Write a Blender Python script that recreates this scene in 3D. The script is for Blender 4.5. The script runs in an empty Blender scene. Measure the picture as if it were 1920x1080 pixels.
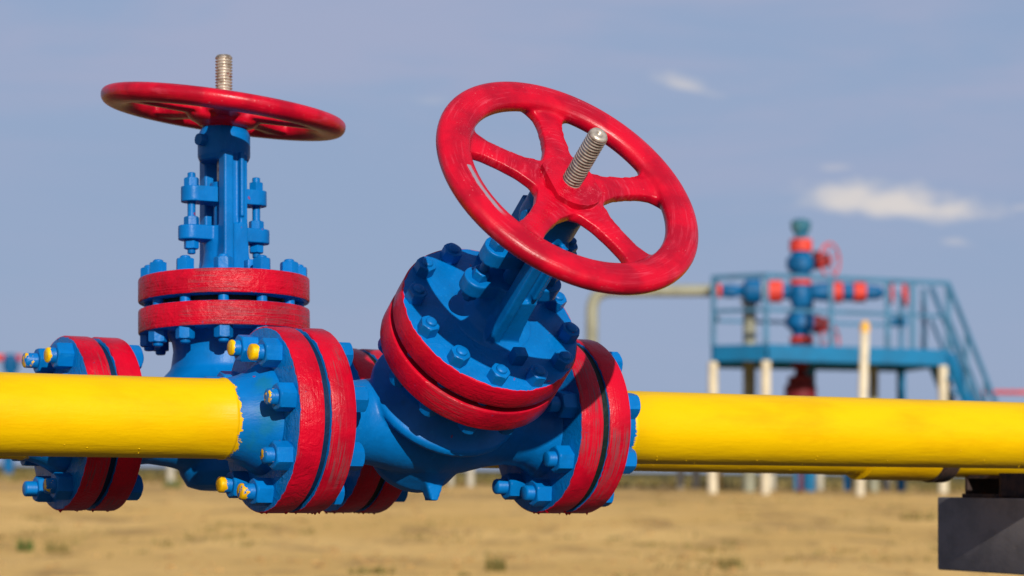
import bpy, bmesh, math, random
from mathutils import Vector, Matrix, noise
random.seed(7)
R = math.radians
sc = bpy.context.scene
C = sc.collection

# ------------------------------------------------------------------ camera
HC = 0.62                      # camera height above the near ground
F_PX = 4683.5
S = 0.125                      # metres per flange radius
M = Matrix(((0.99994294, 0.01068296, 0.0), (-0.00077806, 0.07282784, 0.99734422), (0.01065459, -0.99728731, 0.07283200)))
CAM = Vector((0, 0, HC))
cd = bpy.data.cameras.new('camera'); cam = bpy.data.objects.new('camera', cd); C.objects.link(cam)
cd.sensor_width = 36.0; cd.lens = F_PX / 1920 * 36.0; cd.clip_start = 0.05; cd.clip_end = 20000
rot = Matrix((M.col[0], -M.col[1], -M.col[2])).transposed()
cam.matrix_world = Matrix.Translation(CAM) @ rot.to_4x4()
cd.dof.use_dof = True; cd.dof.focus_distance = 3.30; cd.dof.aperture_fstop = 6.8
sc.camera = cam

def dirpx(x, y):               # world direction through a point of the 1920x1080 frame
    return M @ Vector(((x - 960) / F_PX, (y - 540) / F_PX, 1.0))
def at(x, y, depth):           # a world point at a given distance ahead
    d = dirpx(x, y); return CAM + d * (depth / d.y)

# ------------------------------------------------------------------ sky and sun
SUN_EL, SUN_AZ = 22.8, 15.6
sdir = Vector((math.sin(R(SUN_AZ)) * math.cos(R(SUN_EL)), -math.cos(R(SUN_AZ)) * math.cos(R(SUN_EL)), math.sin(R(SUN_EL))))
w = bpy.data.worlds.new('World'); sc.world = w; w.use_nodes = True
nt = w.node_tree; nt.nodes.clear()
def N(t, typ, **kw):
    n = t.nodes.new(typ)
    for k, v in kw.items(): setattr(n, k, v)
    return n
def math_(t, op, a, b=None, c=None, clamp=False):
    n = N(t, 'ShaderNodeMath', operation=op, use_clamp=clamp)
    for i, v in enumerate((a, b, c)):
        if v is None: continue
        if isinstance(v, (int, float)): n.inputs[i].default_value = v
        else: t.links.new(v, n.inputs[i])
    return n.outputs[0]
def mix(t, f, a, b):
    n = N(t, 'ShaderNodeMix', data_type='RGBA')
    for i, v in ((0, f), (6, a), (7, b)):
        if isinstance(v, (int, float)): n.inputs[i].default_value = v
        elif isinstance(v, tuple): n.inputs[i].default_value = (*v, 1)
        else: t.links.new(v, n.inputs[i])
    return n.outputs[2]
def sstep(t, v, a, b):
    n = N(t, 'ShaderNodeMapRange', interpolation_type='SMOOTHSTEP')
    t.links.new(v, n.inputs[0]); n.inputs[1].default_value = a; n.inputs[2].default_value = b
    return n.outputs[0]
def noise_(t, vec, scale, detail=3, rough=0.5, dist=0.0):
    n = N(t, 'ShaderNodeTexNoise'); t.links.new(vec, n.inputs['Vector'])
    n.inputs['Scale'].default_value = scale; n.inputs['Detail'].default_value = detail
    n.inputs['Roughness'].default_value = rough; n.inputs['Distortion'].default_value = dist
    return n.outputs[0]
def comb(t, x, y, z):
    n = N(t, 'ShaderNodeCombineXYZ')
    for i, v in enumerate((x, y, z)):
        if isinstance(v, (int, float)): n.inputs[i].default_value = v
        else: t.links.new(v, n.inputs[i])
    return n.outputs[0]
sky = N(nt, 'ShaderNodeTexSky', sky_type='NISHITA'); sky.sun_disc = False
sky.sun_elevation = R(SUN_EL); sky.sun_rotation = math.atan2(sdir.x, sdir.y)
sky.altitude = 100; sky.air_density = 1.0; sky.dust_density = 0.7; sky.ozone_density = 1.6
tc = N(nt, 'ShaderNodeTexCoord'); sx = N(nt, 'ShaderNodeSeparateXYZ'); nt.links.new(tc.outputs['Generated'], sx.inputs[0])
hx = math_(nt, 'ARCTAN2', sx.outputs[0], sx.outputs[1])          # bearing
hz = math_(nt, 'ARCSINE', sx.outputs[2])                          # elevation
def cloud(px, py, wx, wy, amp, ns, seed, drop=0.0):
    d = dirpx(px, py).normalized(); b = math.atan2(d.x, d.y); e = math.asin(d.z)
    u = math_(nt, 'DIVIDE', math_(nt, 'SUBTRACT', hx, b), wx / F_PX)
    v0 = math_(nt, 'DIVIDE', math_(nt, 'SUBTRACT', hz, e), wy / F_PX)
    v = math_(nt, 'ADD', v0, math_(nt, 'MULTIPLY', u, drop))
    nv = comb(nt, math_(nt, 'MULTIPLY', hx, ns), math_(nt, 'MULTIPLY', hz, ns * 1.8), seed)
    n1 = noise_(nt, nv, 1.0, 4, 0.5)
    # flat base, billowing top: the lower half falls off faster
    vv = math_(nt, 'MULTIPLY', v, v)
    low = math_(nt, 'LESS_THAN', v, 0.0)
    vv = math_(nt, 'MULTIPLY', vv, math_(nt, 'ADD', 1.0, math_(nt, 'MULTIPLY', low, 2.0)))
    r = math_(nt, 'SQRT', math_(nt, 'ADD', math_(nt, 'MULTIPLY', u, u), vv))
    f = math_(nt, 'ADD', math_(nt, 'SUBTRACT', 1.0, r), math_(nt, 'MULTIPLY', math_(nt, 'SUBTRACT', n1, 0.5), 1.3))
    return math_(nt, 'MULTIPLY', sstep(nt, f, 0.1, 0.95), amp)
clouds = [cloud(1690, 388, 240, 58, 1.0, 60, 3.1, 0.36), cloud(1590, 376, 135, 54, 0.95, 70, 8.2), cloud(1292, 164, 110, 27, 0.62, 60, 1.7, 0.9),
          cloud(1565, 315, 50, 14, 0.30, 60, 5.5), cloud(1792, 455, 50, 14, 0.32, 70, 6.5, 0.3), cloud(810, 190, 60, 18, 0.16, 50, 9.5),
          cloud(1915, 390, 40, 12, 0.3, 60, 2.2)]
mask = clouds[0]
for c_ in clouds[1:]: mask = math_(nt, 'MAXIMUM', mask, c_)
veil_v = comb(nt, math_(nt, 'MULTIPLY', hx, 5.0), math_(nt, 'MULTIPLY', hz, 26.0), 4.2)
veil = math_(nt, 'MULTIPLY', sstep(nt, noise_(nt, veil_v, 1.0, 6, 0.6, 0.5), 0.36, 0.66), math_(nt, 'ADD', 0.35, math_(nt, 'MULTIPLY', sstep(nt, hz, 0.06, 0.17), 0.9)))
SKYTINT = N(nt, 'ShaderNodeMix', data_type='RGBA', blend_type='MULTIPLY'); SKYTINT.inputs[0].default_value = 1.0
nt.links.new(sky.outputs[0], SKYTINT.inputs[6]); SKYTINT.inputs[7].default_value = (1.25, 1.12, 1.25, 1)
hfade = sstep(nt, hz, 0.42, 0.10)
base = mix(nt, math_(nt, 'MULTIPLY', hfade, 0.92), SKYTINT.outputs[2], (4.05, 5.38, 8.0))        # thin high haze sheet low in the sky
veiled = mix(nt, math_(nt, 'MULTIPLY', veil, 0.62), base, (5.3, 5.85, 8.2))
withc = mix(nt, mask, veiled, (9.9, 9.3, 9.1))
bg = N(nt, 'ShaderNodeBackground'); bg.inputs[1].default_value = 0.070
nt.links.new(withc, bg.inputs[0]); wo = N(nt, 'ShaderNodeOutputWorld'); nt.links.new(bg.outputs[0], wo.inputs[0])

sl = bpy.data.lights.new('sun', 'SUN'); so = bpy.data.objects.new('sun', sl); C.objects.link(so)
sl.energy = 5.0; sl.angle = R(0.53); sl.color = (1.0, 0.93, 0.82)
so.rotation_euler = sdir.to_track_quat('Z', 'Y').to_euler()
vs = sc.view_settings; vs.view_transform = 'Standard'; vs.look = 'None'; vs.exposure = 0.0; vs.gamma = 1.0; vs.use_curve_mapping = False
sc.cycles.max_bounces = 6; sc.cycles.sample_clamp_indirect = 6

# ------------------------------------------------------------------ materials
def new_mat(name):
    m = bpy.data.materials.new(name); m.use_nodes = True; t = m.node_tree; b = t.nodes['Principled BSDF']
    b.inputs['Specular IOR Level'].default_value = 0.2
    return m, t, b
def coords(t, kind='Object'):
    return N(t, 'ShaderNodeTexCoord').outputs[kind]
def xyz(t, v):
    n = N(t, 'ShaderNodeSeparateXYZ'); t.links.new(v, n.inputs[0]); return n.outputs
def bump(t, bs, h, strength, dist):
    n = N(t, 'ShaderNodeBump'); n.inputs['Strength'].default_value = strength; n.inputs['Distance'].default_value = dist
    t.links.new(h, n.inputs['Height']); t.links.new(n.outputs[0], bs.inputs['Normal'])
def setc(t, bs, c):
    if isinstance(c, tuple): bs.inputs['Base Color'].default_value = (*c, 1)
    else: t.links.new(c, bs.inputs['Base Color'])
def scalev(t, v, s):
    n = N(t, 'ShaderNodeVectorMath', operation='MULTIPLY'); t.links.new(v, n.inputs[0]); n.inputs[1].default_value = s; return n.outputs[0]

RED, BLUE, YEL = (0.53, 0.0015, 0.018), (0.0, 0.150, 0.47), (0.74, 0.45, 0.0)
RED2, BLUE2, YEL2 = (0.34, 0.001, 0.014), (0.0, 0.118, 0.37), (0.64, 0.35, 0.0)
GREYRED = (0.16, 0.055, 0.065)
def vec_polar(t, co, ka, kr, kz):
    x, y, z = xyz(t, co)
    ang = math_(t, 'ARCTAN2', y, x)
    rad = math_(t, 'SQRT', math_(t, 'ADD', math_(t, 'MULTIPLY', x, x), math_(t, 'MULTIPLY', y, y)))
    return comb(t, math_(t, 'MULTIPLY', ang, ka), math_(t, 'MULTIPLY', rad, kr), math_(t, 'MULTIPLY', z, kz)), rad, ang, z
def rnd(t):
    return N(t, 'ShaderNodeObjectInfo').outputs['Random']
def add_rand(t, co):
    n = N(t, 'ShaderNodeVectorMath', operation='ADD'); t.links.new(co, n.inputs[0])
    r = rnd(t); t.links.new(comb(t, math_(t, 'MULTIPLY', r, 9.0), math_(t, 'MULTIPLY', r, 5.0), r), n.inputs[1]); return n.outputs[0]

def blue_color(t, co):
    n1 = noise_(t, co, 18, 4, 0.6, 0.3)
    c = mix(t, sstep(t, n1, 0.35, 0.7), BLUE, BLUE2)
    c = mix(t, math_(t, 'MULTIPLY', rnd(t), 0.18), c, (0.0, 0.07, 0.25))
    n2 = noise_(t, scalev(t, co, (1, 1, 0.25)), 160, 3, 0.6)
    c = mix(t, math_(t, 'MULTIPLY', sstep(t, n2, 0.58, 0.8), 0.35), c, (0.012, 0.22, 0.55))
    n3 = noise_(t, co, 45, 2, 0.5)
    c = mix(t, math_(t, 'MULTIPLY', sstep(t, n3, 0.66, 0.8), 0.25), c, (0.008, 0.10, 0.22))
    n4 = noise_(t, co, 95, 1, 0.4)          # stray red dabs
    return mix(t, math_(t, 'MULTIPLY', sstep(t, n4, 0.795, 0.81), 0.7), c, (0.25, 0.004, 0.03))
def red_color(t, co, rad_co=None, wear=0.55):
    n1 = noise_(t, co, 14, 4, 0.6, 0.2)
    c = mix(t, sstep(t, n1, 0.38, 0.72), RED, RED2)
    sv = rad_co if rad_co is not None else scalev(t, co, (60, 60, 60))
    n2 = noise_(t, sv, 1.0, 4, 0.65, 0.3)
    n3 = noise_(t, co, 8, 3, 0.55)
    wm = math_(t, 'MULTIPLY', sstep(t, n2, 0.46, 0.62), sstep(t, n3, 0.49, 0.57))
    return mix(t, math_(t, 'MULTIPLY', wm, wear), c, GREYRED)

def make_blue():
    m, t, b = new_mat('blue_paint'); co = add_rand(t, coords(t))
    setc(t, b, blue_color(t, co)); b.inputs['Roughness'].default_value = 0.38; b.inputs['Specular IOR Level'].default_value = 0.16
    h = math_(t, 'ADD', noise_(t, co, 55, 4, 0.6), math_(t, 'MULTIPLY', noise_(t, scalev(t, co, (1, 0.3, 1)), 260, 3, 0.6), 0.35))
    bump(t, b, h, 0.35, 0.002); return m
def make_stud():
    m, t, b = new_mat('stud_paint'); co = coords(t); x, y, z = xyz(t, co)
    setc(t, b, blue_color(t, add_rand(t, co))); b.inputs['Roughness'].default_value = 0.4
    wv = math_(t, 'SINE', math_(t, 'MULTIPLY', z, 6.283 / 0.0022))
    bump(t, b, wv, 0.22, 0.0004); return m
def make_splash(name='splashed_paint', thr=0.031, amt=0.014):       # stud ends splashed with yellow paint
    m, t, b = new_mat(name); co = coords(t); x, y, z = xyz(t, co)
    n1 = noise_(t, add_rand(t, co), 110, 3, 0.6)
    n0 = noise_(t, add_rand(t, co), 60, 2, 0.5)
    yv = math_(t, 'ADD', z, math_(t, 'MULTIPLY', math_(t, 'SUBTRACT', n1, 0.5), amt))
    c = mix(t, sstep(t, yv, thr, thr + 0.0007), blue_color(t, co), mix(t, sstep(t, n0, 0.45, 0.6), YEL, (0.62, 0.33, 0.0)))
    setc(t, b, c); b.inputs['Roughness'].default_value = 0.4
    bump(t, b, n1, 0.5, 0.002); return m
def make_red():
    m, t, b = new_mat('red_paint'); co = add_rand(t, coords(t))
    setc(t, b, red_color(t, co)); b.inputs['Roughness'].default_value = 0.36
    bump(t, b, noise_(t, co, 60, 4, 0.6), 0.35, 0.002); return m
def make_flange(name, rad0, rough_bump, wear):
    m, t, b = new_mat(name); co = coords(t)
    pv, rad, ang, z = vec_polar(t, co, 2.2, 30.0, 420.0)
    ra = add_rand(t, co)
    nz = noise_(t, ra, 75, 3, 0.6)
    edge = math_(t, 'ADD', rad, math_(t, 'MULTIPLY', math_(t, 'SUBTRACT', nz, 0.5), 0.006))
    f = sstep(t, edge, rad0 - 0.0022, rad0 - 0.0016)
    nadd = N(t, 'ShaderNodeVectorMath', operation='ADD'); t.links.new(pv, nadd.inputs[0]); t.links.new(ra, nadd.inputs[1])
    c = mix(t, f, blue_color(t, ra), red_color(t, ra, nadd.outputs[0], wear))
    # bare scuffs and blue specks
    sp = noise_(t, ra, 130, 2, 0.5); c = mix(t, math_(t, 'MULTIPLY', sstep(t, sp, 0.74, 0.78), 0.5), c, (0.03, 0.05, 0.16))
    setc(t, b, c); b.inputs['Roughness'].default_value = 0.34
    h = math_(t, 'ADD', noise_(t, ra, 70, 4, 0.62, 0.8), math_(t, 'MULTIPLY', noise_(t, nadd.outputs[0], 1.2, 3, 0.6), 0.4))
    bump(t, b, h, rough_bump, 0.0028); return m
def make_wheel():
    m, t, b = new_mat('handwheel_paint'); co = coords(t)
    pv, rad, ang, z = vec_polar(t, co, 2.6, 260.0, 60.0)
    n1 = noise_(t, pv, 1.0, 4, 0.62, 0.25); n2 = noise_(t, co, 22, 3, 0.5); n3 = noise_(t, co, 240, 4, 0.7)
    c = mix(t, sstep(t, n2, 0.38, 0.66), RED, RED2)
    pk = math_(t, 'MULTIPLY', sstep(t, n1, 0.50, 0.72), sstep(t, noise_(t, co, 16, 2, 0.5), 0.4, 0.6))
    c = mix(t, math_(t, 'MULTIPLY', pk, 0.55), c, (0.60, 0.06, 0.10))
    sp = math_(t, 'MULTIPLY', sstep(t, n3, 0.62, 0.70), sstep(t, noise_(t, co, 30, 2, 0.5), 0.5, 0.62))
    c = mix(t, math_(t, 'MULTIPLY', sp, 0.6), c, (0.60, 0.22, 0.24))
    # bare metal scrape on the inner edge of the rim
    angw = math_(t, 'ABSOLUTE', math_(t, 'SUBTRACT', ang, math_(t, 'MULTIPLY', 3.05, -1.0)))
    am = sstep(t, angw, 0.50, 0.36)
    rr = math_(t, 'ABSOLUTE', math_(t, 'SUBTRACT', math_(t, 'ADD', rad, math_(t, 'MULTIPLY', math_(t, 'SUBTRACT', n2, 0.5), 0.012)), 0.1555))
    rm = sstep(t, math_(t, 'ADD', rr, math_(t, 'MULTIPLY', n1, 0.003)), 0.0052, 0.0040)
    sc_ = math_(t, 'MULTIPLY', math_(t, 'MULTIPLY', am, rm), sstep(t, z, 0.004, 0.006))
    c = mix(t, math_(t, 'MULTIPLY', sc_, 0.9), c, (0.24, 0.25, 0.31))
    setc(t, b, c); b.inputs['Specular IOR Level'].default_value = 0.3
    b.inputs['Roughness'].default_value = 0.33
    h = math_(t, 'ADD', n1, math_(t, 'MULTIPLY', noise_(t, co, 90, 4, 0.6), 0.6)); bump(t, b, h, 0.38, 0.0018); return m
def make_pipe(name, x0, sgn):    # yellow pipe whose end by the flange is blue; lathe axis is local Z
    m, t, b = new_mat(name); co = coords(t); x, y, z = xyz(t, co)
    n0 = noise_(t, co, 60, 5, 0.7); n1 = noise_(t, co, 9, 2, 0.5); nf = noise_(t, scalev(t, co, (1, 1, 0.15)), 380, 3, 0.7)
    e = math_(t, 'ADD', z, math_(t, 'MULTIPLY', math_(t, 'SUBTRACT', n0, 0.5), 0.026))
    e = math_(t, 'ADD', e, math_(t, 'MULTIPLY', math_(t, 'SUBTRACT', n1, 0.5), 0.016))
    e = math_(t, 'ADD', e, math_(t, 'MULTIPLY', math_(t, 'SUBTRACT', nf, 0.5), 0.006))
    f = sstep(t, e, x0 - 0.0008, x0 + 0.0008)
    yc = mix(t, sstep(t, noise_(t, scalev(t, co, (1, 1, 0.4)), 14, 4, 0.55), 0.42, 0.75), YEL, YEL2)
    dirt = sstep(t, noise_(t, scalev(t, co, (1, 1, 0.5)), 120, 4, 0.7), 0.66, 0.80)
    near = sstep(t, z, x0 + 0.06, x0 + 0.01)
    yc = mix(t, math_(t, 'MULTIPLY', dirt, math_(t, 'ADD', 0.15, math_(t, 'MULTIPLY', near, 0.75))), yc, (0.38, 0.20, 0.01))
    bc = mix(t, sstep(t, noise_(t, co, 26, 3, 0.6), 0.45, 0.7), blue_color(t, co), (0.004, 0.13, 0.29))
    setc(t, b, mix(t, f, bc, yc)); b.inputs['Roughness'].default_value = 0.42; b.inputs['Specular IOR Level'].default_value = 0.14
    h = math_(t, 'ADD', noise_(t, scalev(t, co, (1, 1, 0.3)), 40, 4, 0.55), math_(t, 'MULTIPLY', n0, 0.4))
    h = math_(t, 'ADD', h, math_(t, 'MULTIPLY', f, 0.6))
    h = math_(t, 'ADD', h, math_(t, 'MULTIPLY', noise_(t, scalev(t, co, (1, 1, 0.12)), 150, 4, 0.65), 0.5))
    bump(t, b, h, 0.5, 0.002); return m
def make_steel():
    m, t, b = new_mat('threaded_steel'); co = coords(t)
    n = noise_(t, co, 120, 3, 0.6)
    c = mix(t, sstep(t, n, 0.4, 0.7), (0.56, 0.50, 0.42), (0.30, 0.25, 0.19)); setc(t, b, c)
    pk = noise_(t, co, 60, 2, 0.5); c = mix(t, math_(t, 'MULTIPLY', sstep(t, pk, 0.66, 0.72), 0.6), c, (0.35, 0.02, 0.03)); setc(t, b, c)
    b.inputs['Metallic'].default_value = 0.5; b.inputs['Roughness'].default_value = 0.36
    bump(t, b, n, 0.2, 0.0005); return m
def plain(name, col, rough=0.6, col2=None, ns=8, metallic=0.0, bs=0.3, bd=0.01):
    m, t, b = new_mat(name); co = add_rand(t, coords(t)); n = noise_(t, co, ns, 4, 0.6)
    setc(t, b, mix(t, sstep(t, n, 0.4, 0.66), col, col2 or tuple(v * 0.75 for v in col)))
    b.inputs['Roughness'].default_value = rough; b.inputs['Metallic'].default_value = metallic
    bump(t, b, noise_(t, co, ns * 6, 3, 0.6), bs, bd); return m

M_DAB = make_splash('dabbed_paint', 0.0375, 0.060)
M_BLUE, M_STUD, M_SPLASH, M_RED, M_WHEEL, M_STEEL = make_blue(), make_stud(), make_splash(), make_red(), make_wheel(), make_steel()
M_FL = make_flange('flange_paint', 1.0 * S, 0.45, 0.75)
M_FLW = make_flange('weathered_flange_paint', 1.0 * S, 0.85, 0.85)
M_BFL = make_flange('bonnet_flange_paint', 1.017 * S, 0.55, 0.4)
M_BLO = make_flange('lower_bonnet_flange_paint', 0.93 * S, 0.6, 0.4)
M_BFLW = make_flange('crackled_bonnet_flange_paint', 1.017 * S, 1.0, 0.5)
M_PIPE = make_pipe('yellow_pipe_paint', 0.0525, 1)
M_GASKET = plain('dark_navy_gasket', (0.001, 0.018, 0.055), 0.6)
M_SEAL = plain('black_sealant', (0.006, 0.014, 0.012), 0.5)
M_GREY = plain('grey_beam_paint', (0.20, 0.185, 0.19), 0.75, (0.16, 0.15, 0.155), 30, 0, 0.2, 0.002)
M_RUST = plain('rusty_steel', (0.06, 0.035, 0.028), 0.8, (0.022, 0.02, 0.022), 60, 0, 0.5, 0.003)

# ------------------------------------------------------------------ mesh helpers
def link(name, bm, mat, parent=None, mtx=None, smooth=35, scale=1.0):
    if scale != 1.0: bmesh.ops.scale(bm, vec=(scale,) * 3, verts=bm.verts)
    me = bpy.data.meshes.new(name); bm.to_mesh(me); bm.free()
    return link_mesh(name, me, mat, parent, mtx, smooth)
def link_mesh(name, me, mat, parent=None, mtx=None, smooth=35):
    for mm in (mat if isinstance(mat, (list, tuple)) else [mat]): me.materials.append(mm)
    if smooth is not None:
        me.polygons.foreach_set('use_smooth', [True] * len(me.polygons))
        if smooth < 180: me.set_sharp_from_angle(angle=R(smooth))
    o = bpy.data.objects.new(name, me); C.objects.link(o)
    if parent: o.parent = parent
    if mtx is not None: o.matrix_local = mtx
    return o
def tag(o, label=None, cat=None, group=None, kind=None):
    if label: o['label'] = label
    if cat: o['category'] = cat
    if group: o['group'] = group
    if kind: o['kind'] = kind
    return o
def empty(name, mtx, label, cat, group=None):
    o = bpy.data.objects.new(name, None); C.objects.link(o); o.matrix_world = mtx; o.empty_display_size = 0.05
    return tag(o, label, cat, group)
def lathe(bm, prof, n=64, mtx=None, close=True):
    rings = []
    for r, z in prof:
        rings.append([bm.verts.new((r * math.cos(2 * math.pi * i / n), r * math.sin(2 * math.pi * i / n), z)) for i in range(n)])
    for a, b in zip(rings[:-1], rings[1:]):
        for i in range(n): bm.faces.new((a[i], a[(i + 1) % n], b[(i + 1) % n], b[i]))
    if close:
        bm.faces.new(rings[0][::-1]); bm.faces.new(rings[-1])
    if mtx is not None: bmesh.ops.transform(bm, matrix=mtx, verts=[v for r_ in rings for v in r_])
    return [v for r_ in rings for v in r_]
def frame(p, d):            # matrix with local Z along d at p
    d = Vector(d).normalized(); q = d.to_track_quat('Z', 'Y')
    return Matrix.Translation(Vector(p)) @ q.to_matrix().to_4x4()
def cyl(bm, p0, p1, r0, r1=None, n=24):
    p0, p1 = Vector(p0), Vector(p1); r1 = r0 if r1 is None else r1
    return lathe(bm, [(r0, 0), (r1, (p1 - p0).length)], n, frame(p0, p1 - p0))
def box(bm, c, s, mtx=None, bev=0.0):
    g = bmesh.ops.create_cube(bm, size=1.0, matrix=Matrix.Translation(Vector(c)) @ Matrix.Diagonal((*s, 1)))
    vs_ = g['verts']
    if bev:
        es = list({e for v in vs_ for e in v.link_edges}); r = bmesh.ops.bevel(bm, geom=es, offset=bev, segments=2, affect='EDGES', profile=0.5)
        vs_ = list({v for f in r['faces'] for v in f.verts} | {v for v in vs_ if v.is_valid})
    if mtx is not None: bmesh.ops.transform(bm, matrix=mtx, verts=vs_)
    return vs_
def tube(bm, pts, rad, n=12, closed=False):
    pts = [Vector(p) for p in pts]; rings = []; m_ = len(pts); prev = None
    for i, p in enumerate(pts):
        a = pts[(i - 1) % m_] if (closed or i) else p; b = pts[(i + 1) % m_] if (closed or i < m_ - 1) else p
        d = (b - a).normalized()
        if prev is None: x = d.orthogonal().normalized()
        else: x = (prev - d * prev.dot(d)).normalized()
        prev = x; y = d.cross(x)
        rr = rad[i] if isinstance(rad, list) else rad
        rings.append([bm.verts.new(p + (x * math.cos(2 * math.pi * k / n) + y * math.sin(2 * math.pi * k / n)) * rr) for k in range(n)])
    for i in range(m_ if closed else m_ - 1):
        a, b = rings[i], rings[(i + 1) % m_]
        for k in range(n): bm.faces.new((a[k], a[(k + 1) % n], b[(k + 1) % n], b[k]))
    if not closed: bm.faces.new(rings[0][::-1]); bm.faces.new(rings[-1])
def extrude_poly(bm, pts, z0, z1, mtx=None):
    a = [bm.verts.new((x, y, z0)) for x, y in pts]; b = [bm.verts.new((x, y, z1)) for x, y in pts]; n = len(pts)
    bm.faces.new(a[::-1]); bm.faces.new(b)
    for i in range(n): bm.faces.new((a[i], a[(i + 1) % n], b[(i + 1) % n], b[i]))
    if mtx is not None: bmesh.ops.transform(bm, matrix=mtx, verts=a + b)
def fuse(bm, voxel, iters, factor=0.5):
    """one skin over overlapping solids, with softened joints (cast metal)"""
    bmesh.ops.recalc_face_normals(bm, faces=bm.faces)
    me = bpy.data.meshes.new('tmp'); bm.to_mesh(me); bm.free()
    o = bpy.data.objects.new('tmp', me); C.objects.link(o)
    r = o.modifiers.new('r', 'REMESH'); r.mode = 'VOXEL'; r.voxel_size = voxel; r.adaptivity = 0.0
    s_ = o.modifiers.new('s', 'SMOOTH'); s_.factor = factor; s_.iterations = iters
    dg = bpy.context.evaluated_depsgraph_get(); dg.update()
    out = bpy.data.meshes.new_from_object(o.evaluated_get(dg)); bpy.data.objects.remove(o); bpy.data.meshes.remove(me)
    out.materials.clear()
    return out
def scale_mesh(me, s): me.transform(Matrix.Scale(s, 4)); return me

# ------------------------------------------------------------------ shared fittings (units of one flange radius, then scaled by S)
def nut_mesh(af, h, ch=0.12, n=48):
    bm = bmesh.new(); rc = af / 2 / math.cos(R(30))
    def hexr(a):
        k = (a % (math.pi / 3)) - math.pi / 6; return af / 2 / math.cos(k)
    rings = []
    for z, lim in ((0, rc * 1.0), (h * (1 - ch), rc * 1.0), (h * (1 - ch * 0.35), af / 2 * 1.06), (h, af / 2 * 0.95)):
        rings.append([bm.verts.new((min(hexr(2 * math.pi * i / n), lim * 0.99) * math.cos(2 * math.pi * i / n), min(hexr(2 * math.pi * i / n), lim * 0.99) * math.sin(2 * math.pi * i / n), z)) for i in range(n)])
    for a, b in zip(rings[:-1], rings[1:]):
        for i in range(n): bm.faces.new((a[i], a[(i + 1) % n], b[(i + 1) % n], b[i]))
    bm.faces.new(rings[0][::-1]); bm.faces.new(rings[-1])
    bmesh.ops.scale(bm, vec=(S,) * 3, verts=bm.verts)
    me = bpy.data.meshes.new('nut'); bm.to_mesh(me); bm.free(); me.materials.append(M_BLUE)
    me.polygons.foreach_set('use_smooth', [True] * len(me.polygons)); me.set_sharp_from_angle(angle=R(22)); return me
def stud_mesh(r, z0, z1, mat, ch=0.02):
    bm = bmesh.new()
    lathe(bm, [(r - ch, z0), (r - ch * 0.3, z0 + ch * 0.4), (r, z0 + ch), (r, z1 - ch), (r - ch * 0.3, z1 - ch * 0.4), (r - ch, z1)], 28)
    bmesh.ops.scale(bm, vec=(S,) * 3, verts=bm.verts)
    me = bpy.data.meshes.new('stud'); bm.to_mesh(me); bm.free(); me.materials.append(mat)
    me.polygons.foreach_set('use_smooth', [True] * len(me.polygons)); me.set_sharp_from_angle(angle=R(40)); return me
def put(name, me, parent, mtx):
    o = bpy.data.objects.new(name, me); C.objects.link(o); o.parent = parent; o.matrix_local = mtx; return o
NUT_BIG, NUT_MED, NUT_SM = nut_mesh(0.272, 0.185), nut_mesh(0.195, 0.14), nut_mesh(0.160, 0.105)
# pipe-flange stud runs along local Z through both flanges; z=0 at the outer end that shows
def bolt(parent, p, d, length, nut, r, over0, over1, stud_mat, rot=None):
    """stud with a nut at each end: p = outer face of first flange, d = direction through the pair, length = grip"""
    d = Vector(d).normalized(); nh = 0.185 if nut is NUT_BIG else (0.14 if nut is NUT_MED else 0.085)
    key = (nut.name, r, length, over0, over1, stud_mat.name)
    if key not in bolt.cache:
        bolt.cache[key] = stud_mesh(r, -(length + nh + over1), nh + over0, stud_mat)
    st = put('stud', bolt.cache[key], parent, frame(Vector(p) * S, -d))
    for k, (z, flip) in enumerate(((0, False), (-length, True))):
        a = random.uniform(0, 60) if rot is None else rot
        mt = Matrix.Translation((0, 0, z * S)) @ (Matrix.Rotation(math.pi, 4, 'X') if flip else Matrix()) @ Matrix.Rotation(R(a), 4, 'Z')
        put('nut', nut, st, mt)
    return st
bolt.cache = {}

def flange(parent, x_or_z, thick, rad, bore, axis, mat, drips=(), seed=0, hub=None):
    """disc with softened corners; red round its rim, blue on its faces; local Z is its axis"""
    rnd_ = random.Random(seed); bm = bmesh.new(); c = 0.022; n = 160
    prof = [(bore, 0.0), (rad - c, 0.0), (rad - c * 0.3, c * 0.3), (rad, c), (rad, thick - c), (rad - c * 0.3, thick - c * 0.3), (rad - c, thick), (bore, thick)]
    vv = lathe(bm, prof, n, close=False)
    rings = [vv[i * n:(i + 1) * n] for i in range(len(prof))]
    for i in range(n): bm.faces.new((rings[-1][i], rings[-1][(i + 1) % n], rings[0][(i + 1) % n], rings[0][i]))
    for v in bm.verts:            # hand-painted, slightly uneven rim
        if v.co.to_2d().length > rad - c * 1.5:
            q = v.co * 4 + Vector((seed, 0, 0)); k = 1 + 0.0035 * noise.noise(q * 2) ; v.co.x *= k; v.co.y *= k
    for (ang, z, r_, l_) in drips:   # paint drips hardened under the rim
        d = Vector((math.cos(ang), math.sin(ang), 0))
        lathe(bm, [(r_ * 1.5, -0.02), (r_, 0.0), (r_ * 0.55, l_ * 0.55), (r_ * 0.2, l_)], 10, frame(d * (rad - 0.002) + Vector((0, 0, z)), d))
    mt = Matrix.Translation((0, 0, x_or_z * S)) if axis == 'z' else Matrix.Translation((x_or_z * S, 0, 0)) @ Matrix.Rotation(R(90), 4, 'Y')
    return link('flange', bm, mat, parent, mt, 40, S)

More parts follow.
